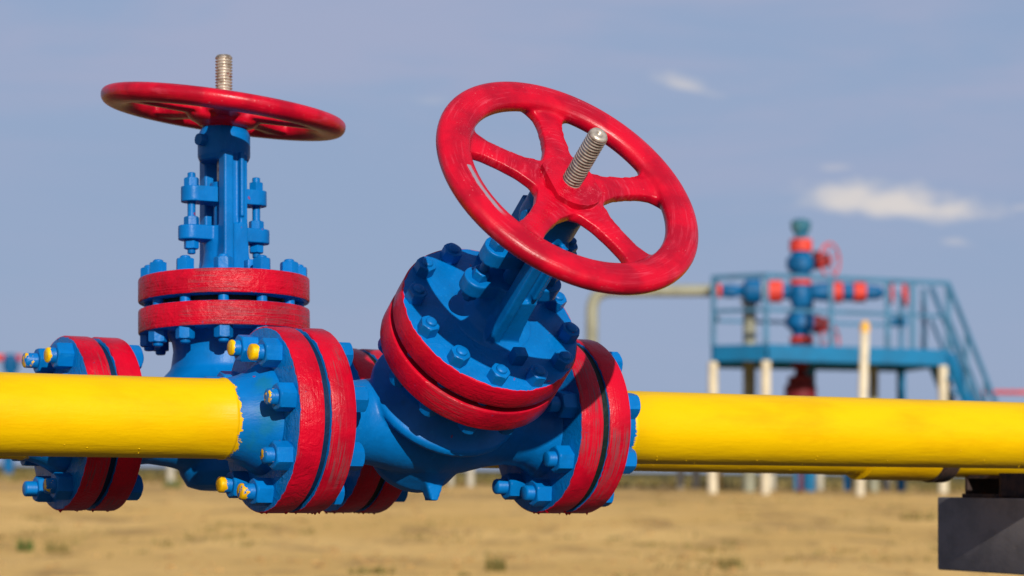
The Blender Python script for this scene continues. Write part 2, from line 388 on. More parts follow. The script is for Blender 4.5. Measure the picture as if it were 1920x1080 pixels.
# gate valve geometry ---------------------------------------------------------------
XL0, XL1, XR0, XR1 = -1.672, -1.382, 1.382, 1.672       # valve's own end flanges
PL0, PL1 = -2.036, -1.748                               # flange of the pipe on the left
PR0, PR1 = 1.752, 2.030                                 # flange of the pipe on the right
ZL0, ZL1, ZU0, ZU1 = 1.103, 1.392, 1.478, 1.767         # bonnet joint
def body_mesh():
    bm = bmesh.new(); ax = Matrix.Rotation(R(90), 4, 'Y')
    prof = [(0.60, -1.50), (0.60, -1.38), (0.53, -1.30), (0.47, -1.16), (0.45, -0.95), (0.48, -0.70), (0.55, -0.4), (0.6, 0.0), (0.55, 0.4), (0.48, 0.70), (0.45, 0.95), (0.47, 1.16), (0.53, 1.30), (0.60, 1.38), (0.60, 1.50)]
    lathe(bm, prof, 64, ax)
    lathe(bm, [(0.30, -0.74), (0.44, -0.70), (0.53, -0.55), (0.57, -0.3), (0.57, 0.0)], 48)          # pocket under the seat
    el = Matrix.Diagonal((1.03, 0.97, 1, 1))
    lathe(bm, [(0.40, 0.0), (0.56, 0.22), (0.80, 0.36), (0.84, 0.42), (0.83, 0.48), (0.74, 0.55), (0.62, 0.68), (0.59, 0.9), (0.61, 1.02), (0.68, 1.12)], 64, el)
    # short cast lug below, flank ribs along the parting line
    dn = Vector((0.0, -0.78, -0.62))
    fr_ = Matrix((Vector((1, 0, 0)), dn.normalized(), Vector((1, 0, 0)).cross(dn.normalized()))).transposed().to_4x4()
    extrude_poly(bm, [(-0.17, 0.40), (0.24, 0.40), (0.17, 0.62), (0.085, 0.86), (0.0, 0.86), (-0.07, 0.66)], -0.09, 0.09, fr_)
    me = fuse(bm, 0.020, 5, 0.5); return scale_mesh(me, S)
def yoke_mesh():
    bm = bmesh.new()
    lathe(bm, [(0.50, 1.72), (0.46, 1.775), (0.33, 1.82), (0.26, 1.93), (0.24, 2.08), (0.25, 2.2), (0.25, 2.39)], 48)
    # lugs for the gland studs
    lug = []
    for k in range(13): a = R(-90 + 15 * k); lug.append((0.43 + 0.15 * math.cos(a), 0.15 * math.sin(a)))
    for k in range(13): a = R(90 + 15 * k); lug.append((-0.43 + 0.15 * math.cos(a), 0.15 * math.sin(a)))
    extrude_poly(bm, lug, 2.215, 2.39)
    # two arms, grooved outside
    for sy in (-1, 1):
        def arm(x0, x1, y0, y1, z0, z1, f=1.0):
            vs_ = box(bm, ((x0 + x1) / 2, sy * (y0 + y1) / 2, (z0 + z1) / 2), (x1 - x0, y1 - y0, z1 - z0))
        arm(-0.15, 0.15, 0.20, 0.30, 1.76, 3.26)                 # web
        arm(-0.16, -0.045, 0.20, 0.385, 1.80, 3.26); arm(0.05, 0.10, 0.20, 0.385, 2.48, 3.26); arm(0.055, 0.095, 0.20, 0.355, 2.38, 2.50); arm(0.10, 0.155, 0.20, 0.345, 1.80, 3.24)
        extrude_poly(bm, [(-0.21, 1.74), (0.21, 1.74), (0.165, 2.05), (0.15, 2.40), (-0.15, 2.40), (-0.165, 2.05)], -0.36, -0.18, Matrix.Rotation(R(90), 4, 'X') @ Matrix.Diagonal((1, 1, sy, 1)) @ Matrix.Translation((0, 0, 0)))
    lathe(bm, [(0.13, 3.19), (0.29, 3.19), (0.315, 3.25), (0.315, 3.50), (0.29, 3.56), (0.25, 3.62), (0.25, 3.70), (0.13, 3.70)], 56)
    me = fuse(bm, 0.0115, 5, 0.5); return scale_mesh(me, S)
def wheel_mesh(phase, up=0.0):
    bm = bmesh.new()
    R0, HW, HT = 1.300, 0.182, 0.100; nseg = 120; nc = 20; rings = []
    for i in range(nseg):
        a = 2 * math.pi * i / nseg; ring = []
        for k in range(nc):
            t_ = 2 * math.pi * k / nc; cx, cz = math.cos(t_), math.sin(t_)
            rr = R0 + HW * math.copysign(abs(cx) ** 0.85, cx); zz = HT * math.copysign(abs(cz) ** 0.85, cz)
            if cz < 0: zz *= 1.30
            ring.append(bm.verts.new((rr * math.cos(a), rr * math.sin(a), zz)))
        rings.append(ring)
    for i in range(nseg):
        a, b = rings[i], rings[(i + 1) % nseg]
        for k in range(nc): bm.faces.new((a[k], b[k], b[(k + 1) % nc], a[(k + 1) % nc]))
    lathe(bm, [(0.30, -0.19), (0.38, -0.16), (0.43, -0.12), (0.43, -0.07), (0.38, -0.05)], 48)
    lathe(bm, [(0.27, -0.22), (0.30, -0.06)], 32)
    for k in range(5):
        a = R(phase + 72 * k)
        pts = [(0.25, 0.27), (0.40, 0.20), (0.54, 0.152), (0.75, 0.132), (0.94, 0.136), (1.05, 0.165), (1.14, 0.235), (1.24, 0.36)]
        poly = [(x, -y) for x, y in pts] + [(x, y) for x, y in pts[::-1]]
        m_ = Matrix.Rotation(a, 4, 'Z')
        extrude_poly(bm, poly, -0.135 + up, -0.02 + up, m_)
        p2 = [(x, y * 0.55) for x, y in pts]; poly = [(x, -y) for x, y in p2] + [(x, y) for x, y in p2[::-1]]
        extrude_poly(bm, poly, -0.165 + up, -0.002 + up, m_)
    me = fuse(bm, 0.020, 6, 0.5); return scale_mesh(me, S)
def stem_mesh(z0, z1, zt):
    bm = bmesh.new(); prof = [(0.085, z0), (0.085, zt)]; z = zt; p = 0.037; r = 0.104
    while z < z1 - 0.05:
        prof += [(r - 0.024, z + p * 0.06), (r, z + p * 0.42), (r, z + p * 0.58), (r - 0.024, z + p * 0.94)]; z += p
    prof += [(r - 0.004, z), (r - 0.002, z1 - 0.03), (r - 0.02, z1), (0.035, z1), (0.022, z1 - 0.02), (0.004, z1 - 0.03)]
    lathe(bm, prof, 40)
    bmesh.ops.scale(bm, vec=(S,) * 3, verts=bm.verts)
    me = bpy.data.meshes.new('stem'); bm.to_mesh(me); bm.free(); return me
BODY, YOKE = body_mesh(), yoke_mesh()
def lug_plate():
    bm = bmesh.new(); lug = []
    for k in range(13): a = R(-90 + 15 * k); lug.append((0.40 + 0.145 * math.cos(a), 0.145 * math.sin(a)))
    for k in range(13): a = R(90 + 15 * k); lug.append((-0.40 + 0.145 * math.cos(a), 0.145 * math.sin(a)))
    extrude_poly(bm, lug, 2.675, 2.86)
    lathe(bm, [(0.17, 2.66), (0.17, 2.93)], 32)
    lathe(bm, [(0.125, 2.35), (0.125, 2.70)], 32)
    return scale_mesh(fuse(bm, 0.012, 2), S)
GLAND = lug_plate()

def drips_down(mtx_world, axis, seed, n=5):
    """angles (in the flange's own frame) of world-down, for the drips"""
    return None

def gate_valve(name, mtx, label, phase_b, wheel_n, wheel_rot, splash_l, tip, stem_z, weathered, wmesh_phase):
    v = empty(name, mtx, label, 'valve', 'gate valves on the twin pipelines')
    rnd_ = random.Random(len(name) + int(phase_b * 10))
    inv = mtx.to_3x3().inverted(); down = (inv @ Vector((0, 0, -1))).normalized()
    bm_o = put('body', BODY.copy(), v, Matrix()); bm_o.data.materials.append(M_BLUE); sm(bm_o.data)
    def dr(axis, n, z0, z1, spread=13):
        out = []
        a0 = math.atan2(down.y, -down.z) if axis == 'x' else math.atan2(down.y, down.x)
        # local frame of an 'x' flange: Rotation(90,Y): local x -> -z, local y -> y
        for _ in range(n):
            out.append((a0 + R(rnd_.uniform(-spread, spread)), rnd_.choice((z0, z1)), rnd_.uniform(0.014, 0.026), rnd_.uniform(0.010, 0.024)))
        return out
    fm = M_FLW if weathered else M_FL; bmf = M_BFLW if weathered else M_BFL
    flange(v, XL0, XL1 - XL0, 1.0, 0.4, 'x', M_FL, dr('x', 5, 0.03, 0.26), 3 + phase_b)
    flange(v, XR0, XR1 - XR0, 1.0, 0.4, 'x', M_FL, dr('x', 5, 0.03, 0.26), 5 + phase_b)
    if name and not weathered: bd = []
    else: bd = []
    flange(v, ZL0, ZL1 - ZL0, 1.017, 0.5, 'z', bmf if weathered else M_BLO, bd, 7 + phase_b)
    flange(v, ZU0, ZU1 - ZU0, 1.017, 0.02, 'z', bmf, bd, 9 + phase_b)
    bm = bmesh.new(); lathe(bm, [(0.80, ZL1 - 0.02), (0.80, ZU0 + 0.02)], 72); link('gasket', bm, M_SEAL, v, None, 40, S)
    for x0, x1, rr, mm in ((PL1, XL0, 0.945, M_GASKET), (XR1, PR0, 0.965, M_SEAL)):
        bm = bmesh.new(); lathe(bm, [(rr, x0 - 0.01), (rr, x1 + 0.01)], 96, Matrix.Rotation(R(90), 4, 'Y')); link('gasket', bm, mm, v, None, 40, S)
    # flange bolts
    for side in (0, 1):
        for k in range(8):
            th = R(22.5 + 45 * k); p = Vector((0, math.sin(th) * 0.80, math.cos(th) * 0.80))
            ov = rnd_.choice((0.10, 0.13, 0.15, 0.18))
            if side == 0:
                smat = M_SPLASH if k in splash_l[0] else (M_DAB if k in splash_l[1] else M_STUD)
                bolt(v, (PL0, p.y, p.z), (1, 0, 0), XL1 - PL0, NUT_BIG, 0.088, ov, 0.03, smat)
            else:
                bolt(v, (XR0, p.y, p.z), (1, 0, 0), PR1 - XR0, NUT_BIG, 0.088, ov, 0.03, M_STUD)
    for k in range(12):
        th = R(phase_b + 30 * k); p = Vector((math.cos(th) * 0.885, math.sin(th) * 0.885, ZU1))
        bolt(v, p, (0, 0, -1), ZU1 - ZL0, NUT_MED, 0.062, 0.035, 0.05, M_STUD)
    yk = put('yoke', YOKE.copy(), v, Matrix()); yk.data.materials.append(M_BLUE); sm(yk.data)
    bm = bmesh.new(); cyl(bm, (-0.27, -0.08, 3.42), (-0.38, -0.11, 3.42), 0.075, 0.07, 20); link('grease_nipple', bm, M_BLUE, v, None, 40, S)
    gl = put('gland_flange', GLAND.copy(), v, Matrix()); gl.data.materials.append(M_BLUE); sm(gl.data)
    for sx in (-1, 1):
        key = 'gs'
        if key not in bolt.cache: bolt.cache[key] = stud_mesh(0.048, 2.05, 3.03, M_STUD, 0.01)
        st = put('gland_stud', bolt.cache[key], v, Matrix.Translation((sx * 0.42 * S, 0, 0)))
        for z, fl in ((2.862, 0), (2.392, 0), (2.213, 1)):
            put('nut', NUT_SM, st, Matrix.Translation((0, 0, z * S)) @ (Matrix.Rotation(math.pi, 4, 'X') if fl else Matrix()) @ Matrix.Rotation(R(rnd_.uniform(0, 60)), 4, 'Z'))
    if stem_z: stm = put('stem', stem_mesh(2.4, tip, stem_z), v, Matrix()); stm.data.materials.append(M_STEEL); sm(stm.data, 30)
    # small cast lug standing at the foot of the front arm
    bm = bmesh.new(); box(bm, (0.09, -0.60, 1.84), (0.15, 0.13, 0.17), None, 0.012); link('stop_lug', bm, M_BLUE, v, None, 40, S)
    # handwheel
    wn = Vector(wheel_n).normalized(); x = Vector((1, 0, 0)); x = (x - wn * x.dot(wn)).normalized(); y = wn.cross(x)
    wm = Matrix((x, y, wn)).transposed().to_4x4(); wm.translation = Vector((0, 0, 3.815)) * S
    hw = put('handwheel', wheel_mesh(wmesh_phase, 0.07 if weathered else 0.0), v, wm); hw.data.materials.append(M_WHEEL); sm(hw.data)
    bm = bmesh.new(); pts = []
    for k in range(160):
        a = 2 * math.pi * k / 160; px, py = 0.345 * math.cos(a), 0.345 * math.sin(a)
        ca, sa = math.cos(R(4)), math.sin(R(4)); qx = px * ca - py * sa; qy = px * sa + py * ca
        lx = max(-0.27, min(0.31, px)); pts.append((lx * ca - py * sa, lx * sa + py * ca))
    extrude_poly(bm, pts, -0.11, 0.055); 
    es = [e for e in bm.edges if all(abs(v_.co.z - 0.055) < 1e-5 for v_ in e.verts)]; bmesh.ops.bevel(bm, geom=es, offset=0.006, segments=2, affect='EDGES')
    link('hub_nut', bm, M_WHEEL, hw, None, 30, S)
    return v
def sm(me, ang=38):
    me.polygons.foreach_set('use_smooth', [True] * len(me.polygons))

def basis(a, u, o):
    a = Vector(a).normalized(); u = Vector(u); u = (u - a * u.dot(a)).normalized(); v = u.cross(a)
    m = Matrix((a, v, u)).transposed().to_4x4(); m.translation = o; return m
def camw(x, y, z): return CAM + (M @ Vector((x, y, z))) * S
# front valve
aF = M @ Vector((0.86781979, 0.04540671, 0.4948)); uF = M @ Vector((0.39449205, -0.66841557, -0.63055266))
zF = 26.763; CF = camw((489.355 - 960) / F_PX * zF, (786.495 - 540) / F_PX * zF, zF); OF = CF + aF * 2.036 * S
aB = M @ Vector((0.86680088, 0.05210981, 0.49592419)); uB = M @ Vector((-0.01757616, -0.99071409, 0.1348209))
zB = 28.575; CB = camw((112.72 - 960) / F_PX * zB, (792.847 - 540) / F_PX * zB, zB); OB = CB + aB * 2.036 * S
MF, MB_ = basis(aF, uF, OF), basis(aB, uB, OB)
front = gate_valve('gate_valve', MF, 'blue gate valve on the near yellow pipe, tipped towards the viewer, red handwheel facing out', 15.0, (0.0568, 0.0184, 0.998), 0, ((0, 1, 4), (7, 6, 5)), 4.55, 3.74, False, 9.0)
rear = gate_valve('gate_valve', MB_, 'blue gate valve on the far pipe, upright, red handwheel seen from below edge-on', 6.0, (0.092, -0.140, 0.986), 0, ((7,), (0, 4, 5)), 4.50, 3.74, True, 33.0)

# ------------------------------------------------------------------ pipelines
def pipe_thing(mtx, side, length, label, seed, coupling=None):
    """pipe end with its welding-neck flange; x runs away from the valve along side (+1/-1)"""
    p = empty('pipeline', mtx, label, 'pipe', 'yellow pipes bolted to the valves')
    inv = mtx.to_3x3().inverted(); down = (inv @ Vector((0, 0, -1))).normalized(); a0 = math.atan2(down.y, -down.z)
    r_ = random.Random(seed)
    dr = [(a0 + R(r_.uniform(-13, 13)), r_.choice((0.03, 0.25)), r_.uniform(0.014, 0.026), r_.uniform(0.010, 0.026)) for _ in range(6)]
    if side < 0: flange(p, PL0, PL1 - PL0, 1.0, 0.4, 'x', M_FLW, dr, seed)
    else: flange(p, PR0, PR1 - PR0, 1.0, 0.4, 'x', M_FL, dr, seed)
    x0 = PL0 if side < 0 else PR1
    prof = [(0.40, -0.05), (0.60, -0.02), (0.595, 0.03), (0.54, 0.12), (0.475, 0.26), (0.44, 0.38), (0.428, 0.43), (0.436, 0.445), (0.436, 0.465), (0.4265, 0.48)]
    L = length; k = 0.48
    while k < L: k += 0.4; prof.append((0.425, k))
    bm = bmesh.new(); lathe(bm, prof, 96)
    for v in bm.verts:
        q = Vector((v.co.x * 2, v.co.y * 2, v.co.z * 1.2)); f = 1 + 0.004 * noise.noise(q + Vector((seed, 0, 0)))
        if v.co.z > 0.1: v.co.x *= f; v.co.y *= f
    # runs of paint hanging under the pipe
    ap = math.atan2(down.y, -down.z) if side > 0 else math.atan2(down.y, down.z)
    for _ in range(46):
        an = ap + R(r_.uniform(-65, 25) * -side if False else r_.uniform(-60, 60)); zz = r_.uniform(0.55, min(L - 1, 8)); d = Vector((math.cos(an), math.sin(an), 0)); q = r_.uniform(0.004, 0.010)
        lathe(bm, [(q * 1.4, -0.01), (q, 0.003), (q * 0.5, 0.007)], 8, frame(d * 0.423 + Vector((0, 0, zz)), d))
    mt = Matrix.Translation((x0 * S, 0, 0)) @ Matrix.Rotation(R(90 * side), 4, 'Y')
    link('pipe', bm, M_PIPE, p, mt, 35, S)
    if coupling:
        bm = bmesh.new(); c0, c1, cr = coupling
        lathe(bm, [(0.42, c0 - 0.02), (cr, c0), (cr, c1), (0.42, c1 + 0.02)], 64); link('sleeve', bm, M_PIPE, p, mt, 35, S)
        bm = bmesh.new(); lathe(bm, [(0.42, c1 + 0.02), (cr + 0.02, c1 + 0.05), (cr + 0.02, c1 + 0.28), (0.42, c1 + 0.3)], 64); link('clamp_band', bm, M_RUST, p, mt, 35, S)
    return p
pipe_thing(MF, -1, 50.0, 'thick yellow pipe running in from the left edge to the near valve', 21)
pipe_thing(MF, 1, 50.0, 'thick yellow pipe running from the near valve to the right edge', 22)
pipe_thing(MB_, -1, 50.0, 'far yellow pipe hidden behind the near one, its red flange showing at far left', 23)
pipe_thing(MB_, 1, 50.0, 'far yellow pipe seen as a thin strip below the near right pipe', 24, (7.35, 8.55, 0.49))

# cross beam carrying the two pipes
h = Vector((aF.x, aF.y, 0)).normalized(); pv = Vector((h.y, -h.x, 0))     # pv: across the pipes, towards the viewer
far_top = at(1757, 932, 4.44)
bmx = Matrix((pv, h, Vector((0, 0, 1)))).transposed().to_4x4(); bmx.translation = far_top
sup = empty('pipe_support', bmx, 'dark grey steel beam crossing under both yellow pipes at the right edge', 'pipe support')
bm = bmesh.new(); box(bm, (0.55, 0.065, -0.064), (1.10, 0.13, 0.128), None, 0.003); link('beam', bm, M_GREY, sup)
for xx in (0.32, 0.85):
    bm = bmesh.new(); box(bm, (xx, 0.065, -0.33), (0.12, 0.10, 0.40), None, 0.004); box(bm, (xx, 0.065, -0.132), (0.17, 0.125, 0.007)); link('post', bm, M_GREY, sup)
for (O_, a_) in ((OB, aB), (OF, aF)):
    rel = bmx.inverted() @ O_; ai = bmx.to_3x3().inverted() @ a_; t_ = (0.065 - rel.y) / ai.y; q = rel + ai * t_
    zt = q.z - 0.425 * S
    bm = bmesh.new(); hh = zt + 0.004
    ox = 0.055; box(bm, (q.x + ox, 0.065, 0.0035), (0.09, 0.12, 0.007), None, 0.001)
    for dx in (-0.045, 0.045): box(bm, (q.x + ox + dx, 0.065, hh / 2 + 0.004), (0.006, 0.10, hh))
    box(bm, (q.x + ox, 0.065, hh - 0.003), (0.08, 0.10, 0.006))
    link('saddle', bm, M_RUST, sup)

# ------------------------------------------------------------------ ground
def ground_z(x, y):
    d = math.hypot(x, y); s_ = max(0.0, min(1.0, (d - 16) / 22)); s_ = s_ * s_ * (3 - 2 * s_)
    k = min(1, d / 12)
    return s_ * 0.355 + k * (0.03 * noise.noise(Vector((x * 0.25, y * 0.25, 1.3))) + 0.018 * noise.noise(Vector((x * 0.9, y * 0.9, 5.1)))) + max(0, d - 60) * 0.0 
def build_ground():
    bm = bmesh.new(); na = 420; rad = [0.4]
    while rad[-1] < 9000: rad.append(rad[-1] * (1.045 if rad[-1] < 70 else 1.16))
    rings = []
    for r in rad:
        ring = []
        for i in range(na):
            a = 2 * math.pi * i / na; x, y = r * math.sin(a), r * math.cos(a)
            ring.append(bm.verts.new((x, y, ground_z(x, y) if r < 400 else 0.355)))
        rings.append(ring)
    for a, b in zip(rings[:-1], rings[1:]):
        for i in range(na): bm.faces.new((a[i], b[i], b[(i + 1) % na], a[(i + 1) % na]))
    bm.faces.new(rings[0][::-1])
    bmesh.ops.recalc_face_normals(bm, faces=bm.faces)
    m, t, b = new_mat('dry_sandy_soil'); co = coords(t)
    n1 = noise_(t, co, 0.35, 5, 0.6); n2 = noise_(t, scalev(t, co, (1, 0.35, 1)), 1.7, 5, 0.65, 0.4); n3 = noise_(t, co, 9, 4, 0.7)
    c = mix(t, sstep(t, n1, 0.4, 0.65), (0.67, 0.42, 0.132), (0.78, 0.505, 0.175))
    c = mix(t, math_(t, 'MULTIPLY', sstep(t, n2, 0.50, 0.68), 0.75), c, (0.36, 0.22, 0.08))
    c = mix(t, math_(t, 'MULTIPLY', sstep(t, n3, 0.55, 0.75), 0.4), c, (0.26, 0.16, 0.06))
    x, y, z = xyz(t, co); d = math_(t, 'SQRT', math_(t, 'ADD', math_(t, 'MULTIPLY', x, x), math_(t, 'MULTIPLY', y, y)))
    dd = math_(t, 'ADD', d, math_(t, 'MULTIPLY', math_(t, 'SUBTRACT', noise_(t, co, 0.12, 3, 0.6), 0.5), 60))
    c = mix(t, sstep(t, dd, 48, 66), c, (0.115, 0.098, 0.032))     # steppe grass beyond the cleared pad
    c = mix(t, math_(t, 'MULTIPLY', sstep(t, dd, 26, 40), 0.55), c, (0.30, 0.19, 0.08))
    c = mix(t, sstep(t, dd, 48, 66), c, (0.115, 0.098, 0.032))
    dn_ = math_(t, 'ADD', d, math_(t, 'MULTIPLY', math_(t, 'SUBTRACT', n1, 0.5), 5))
    c = mix(t, sstep(t, dn_, 11.5, 9.0), c, (0.090, 0.078, 0.066))     # unseen near ground, darkened to cut bounce light onto the undersides
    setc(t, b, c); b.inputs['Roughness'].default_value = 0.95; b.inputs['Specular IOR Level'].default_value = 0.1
    bump(t, b, math_(t, 'ADD', n2, math_(t, 'MULTIPLY', n3, 0.5)), 0.8, 0.06)
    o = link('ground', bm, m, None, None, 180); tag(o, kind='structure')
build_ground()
M_DRY = plain('dry_grass_blades', (0.24, 0.18, 0.06), 0.8, (0.14, 0.12, 0.035), 3)
M_GREEN = plain('green_grass_blades', (0.09, 0.12, 0.028), 0.75, (0.13, 0.13, 0.04), 3)
M_CLOD = plain('soil_clods', (0.40, 0.25, 0.095), 0.95, (0.28, 0.17, 0.07), 2)
def blade(bm, p, hgt, wd, lean, az):
    d = Vector((math.cos(az), math.sin(az), 0)); s_ = Vector((-d.y, d.x, 0)) * wd
    p0 = Vector(p); p1 = p0 + d * lean * 0.35 + Vector((0, 0, hgt * 0.6)); p2 = p0 + d * lean + Vector((0, 0, hgt))
    v = [bm.verts.new(q) for q in (p0 - s_, p0 + s_, p1 + s_ * 0.7, p1 - s_ * 0.7, p2)]
    bm.faces.new((v[0], v[1], v[2], v[3])); bm.faces.new((v[3], v[2], v[4]))
def gpt(px, py):           # where the line of sight meets the ground
    d = dirpx(px, py); t_ = 5.0
    while t_ < 400:
        q = CAM + d * t_
        if q.z < ground_z(q.x, q.y): return q
        t_ += 0.05 + t_ * 0.002
    return CAM + d * 400
def tuft(px, py, wpx, hpx, mat, label, n=70):
    q = gpt(px, py); sc_ = q.y / F_PX; W_, H_ = wpx * sc_, hpx * sc_
    bm = bmesh.new()
    for _ in range(n):
        a = random.uniform(0, 2 * math.pi); r = W_ / 2 * math.sqrt(random.random()); x, y = q.x + r * math.cos(a), q.y + r * math.sin(a)
        blade(bm, (x - q.x, y - q.y, ground_z(x, y) - q.z), H_ * random.uniform(0.4, 1.1), 0.006, random.uniform(0.0, 0.5) * H_, random.uniform(0, 6.3))
    o = link('grass_tuft', bm, mat, None, Matrix.Translation(q), 180); tag(o, label, 'grass tuft', 'grass tufts on the bare soil')
tuft(46, 1034, 30, 26, M_GREEN, 'small green grass tuft on the sand nearest the lower left corner')
tuft(106, 1036, 52, 28, M_DRY, 'wide dry grass tuft on the sand just right of the green one, lower left')
tuft(1722, 975, 76, 24, M_DRY, 'flat brown grass tuft on the sand beside the grey beam')
tuft(928, 1070, 44, 30, M_DRY, 'brown grass tuft at the bottom edge below the near valve')
tuft(700, 1076, 90, 16, M_DRY, 'low straggling dry tuft at the bottom edge, left of centre')
tuft(1368, 1064, 46, 24, M_DRY, 'sparse brown tuft at the bottom edge, right of centre')
tuft(322, 915, 36, 20, M_GREEN, 'green weeds round the foot of the short white post, left side')
def scatter():
    bm = bmesh.new()
    for _ in range(1500):
        d = 12 * (45 / 12) ** random.random(); a = random.uniform(-0.26, 0.26); x, y = d * math.sin(a), d * math.cos(a)
        if noise.noise(Vector((x * 0.5, y * 0.25, 9))) < 0.0 and random.random() < 0.8: continue
        s_ = random.uniform(0.006, 0.02) * (1 + d / 50)
        g = bmesh.ops.create_icosphere(bm, subdivisions=1, radius=s_, matrix=Matrix.Translation((x, y, ground_z(x, y) + s_ * 0.2)) @ Matrix.Diagonal((1.3, 1, 0.6, 1)))
        for v in g['verts']: v.co += Vector((random.uniform(-1, 1), random.uniform(-1, 1), random.uniform(-1, 1))) * s_ * 0.25
    o = link('soil_clods', bm, M_CLOD, None, None, None); tag(o, 'loose brown soil clods and small stones scattered over the sandy ground', 'soil clods', kind='stuff')
    bm = bmesh.new()
    for _ in range(9000):
        d = 40 * (110 / 40) ** random.random(); a = random.uniform(-0.26, 0.26); x, y = d * math.sin(a), d * math.cos(a)
        if noise.noise(Vector((x * 0.08, y * 0.05, 3))) < -0.15: continue
        blade(bm, (x, y, ground_z(x, y)), random.uniform(0.03, 0.13), 0.03, random.uniform(0, 0.2), random.uniform(0, 6.3))
    for _ in range(330):
        d = 13.5 * (42 / 13.5) ** random.random(); a = random.uniform(-0.26, 0.26); x0, y0 = d * math.sin(a), d * math.cos(a)
        if noise.noise(Vector((x0 * 0.35, y0 * 0.12, 6))) < -0.02: continue
        rr = random.uniform(0.04, 0.16); hh = random.uniform(0.02, 0.055)
        for _k in range(16):
            x, y = x0 + random.gauss(0, rr), y0 + random.gauss(0, rr); blade(bm, (x, y, ground_z(x, y)), hh * random.uniform(0.5, 1.2), 0.006, random.uniform(0, 0.06), random.uniform(0, 6.3))
    o = link('dry_grass', bm, M_DRY, None, None, 180); tag(o, 'olive brown dry steppe grass along the far edge of the sand and in sparse wisps over it', 'grass', kind='stuff')
scatter()

# ------------------------------------------------------------------ wellhead site in the distance
M_TEAL = plain('teal_platform_paint', (0.008, 0.15, 0.32), 0.5, (0.012, 0.12, 0.25), 3)
M_RAIL = plain('faded_teal_rail_paint', (0.045, 0.16, 0.28), 0.55, (0.035, 0.12, 0.21), 3)
M_FARB = plain('far_blue_paint', (0.002, 0.105, 0.27), 0.45, (0.003, 0.07, 0.18), 5)
M_FARR = plain('far_red_paint', (0.62, 0.05, 0.03), 0.5, (0.45, 0.035, 0.03), 5)
M_DKR = plain('dark_red_paint', (0.14, 0.012, 0.018), 0.5, None, 5)
M_CREAM = plain('cream_post_paint', (0.62, 0.55, 0.40), 0.6, (0.5, 0.44, 0.32), 5)
M_OLIVE = plain('olive_grey_pipe_paint', (0.27, 0.27, 0.20), 0.55, (0.21, 0.21, 0.155), 4)
M_CAPY = plain('yellow_cap_paint', (0.75, 0.42, 0.08), 0.5)
M_CAPG = plain('teal_cap_paint', (0.01, 0.11, 0.20), 0.5, (0.07, 0.19, 0.22), 6)
M_PALE = plain('weathered_post_paint', (0.40, 0.37, 0.30), 0.6, (0.30, 0.28, 0.22), 5)
D0 = 36.0
def pm(x, y, d=D0): return at(x, y, d)
PX = D0 / F_PX
def struct_beams(name, segs, mat, parent, org, sec=None):
    bm = bmesh.new()
    for a, b, wd in segs:
        a, b = Vector(a) - org, Vector(b) - org
        m_ = frame(a, b - a); box(bm, (0, 0, (b - a).length / 2), (wd, wd, (b - a).length), m_)
    return link(name, bm, mat, parent, None, 30)
# platform corners: near corner N, left-back corner L, right-back corner Rr, far corner
def corner(px, d, zed): q = at(px, 700, d); return Vector((q.x, q.y, zed))
ZG = 0.355
def zpx(y, d): return at(1436, y, d).z
dN = 35.2
zdeck_t, zdeck_b, zrail, zmid = zpx(645, dN), zpx(676, dN), zpx(516, dN), zpx(580, dN)
Nn, Ll, Rr = corner(1436, dN, 0), corner(1337, 35.75, 0), corner(1778, 36.3, 0); Ff = corner(1690, 38.6, 0); Ll2 = corner(1345, 38.0, 0)
porg = Vector((Nn.x, Nn.y, ZG))
plat = empty('service_platform', Matrix.Translation(porg), 'teal steel service platform with railings and cream legs round the distant wellhead', 'platform')
def Z(v, z): return Vector((v.x, v.y, z))
ed = [(Nn, Rr), (Rr, Ff), (Ff, Ll2), (Ll2, Ll), (Ll, Nn)]
bm = bmesh.new()
for a, b in ed:
    A, B_ = Z(a, (zdeck_t + zdeck_b) / 2) - porg, Z(b, (zdeck_t + zdeck_b) / 2) - porg; m_ = frame(A, B_ - A)
    d_ = (B_ - A).normalized(); yv = Vector((0, 0, 1)); xv = yv.cross(d_)
    mm = Matrix((xv, yv, d_)).transposed().to_4x4(); mm.translation = A; ln = (B_ - A).length
    box(bm, (0, 0, ln / 2), (0.06, zdeck_t - zdeck_b, ln - 0.05), mm)
link('deck_frame', bm, M_TEAL, plat, None, 30)
bm = bmesh.new(); vv = [bm.verts.new(Z(q, zdeck_t - 0.02) - porg) for q in (Nn, Rr, Ff, Ll2, Ll)]; f_ = bm.faces.new(vv)
ex = bmesh.ops.extrude_face_region(bm, geom=[f_]); bmesh.ops.translate(bm, vec=(0, 0, -0.04), verts=[v for v in ex['geom'] if isinstance(v, bmesh.types.BMVert)])
link('deck', bm, M_TEAL, plat, None, 30)
def lerp(a, b, t): return a + (b - a) * t
segs = []; posts = [Nn, lerp(Nn, Rr, 0.35), lerp(Nn, Rr, 0.66), lerp(Nn, Rr, 0.80), Rr, Ll, Ff, lerp(Ll, Ff, 0.5), lerp(Rr, Ff, 0.5)]
for q in posts:
    bm = bmesh.new(); A = Z(q, zdeck_t) - porg; box(bm, (A.x, A.y, (zdeck_t + zrail) / 2 - porg.z), (0.07, 0.07, zrail - zdeck_t)); link('rail_post', bm, M_RAIL, plat, None, 30)
for z, wd in ((zrail, 0.065), (zmid, 0.05)):
    for a, b in ((Nn, Rr), (Ll, Nn), (Ll, Ll2), (Ll2, Ff)):
        struct_beams('handrail', [(Z(a, z), Z(b, z), wd)], M_RAIL, plat, porg)
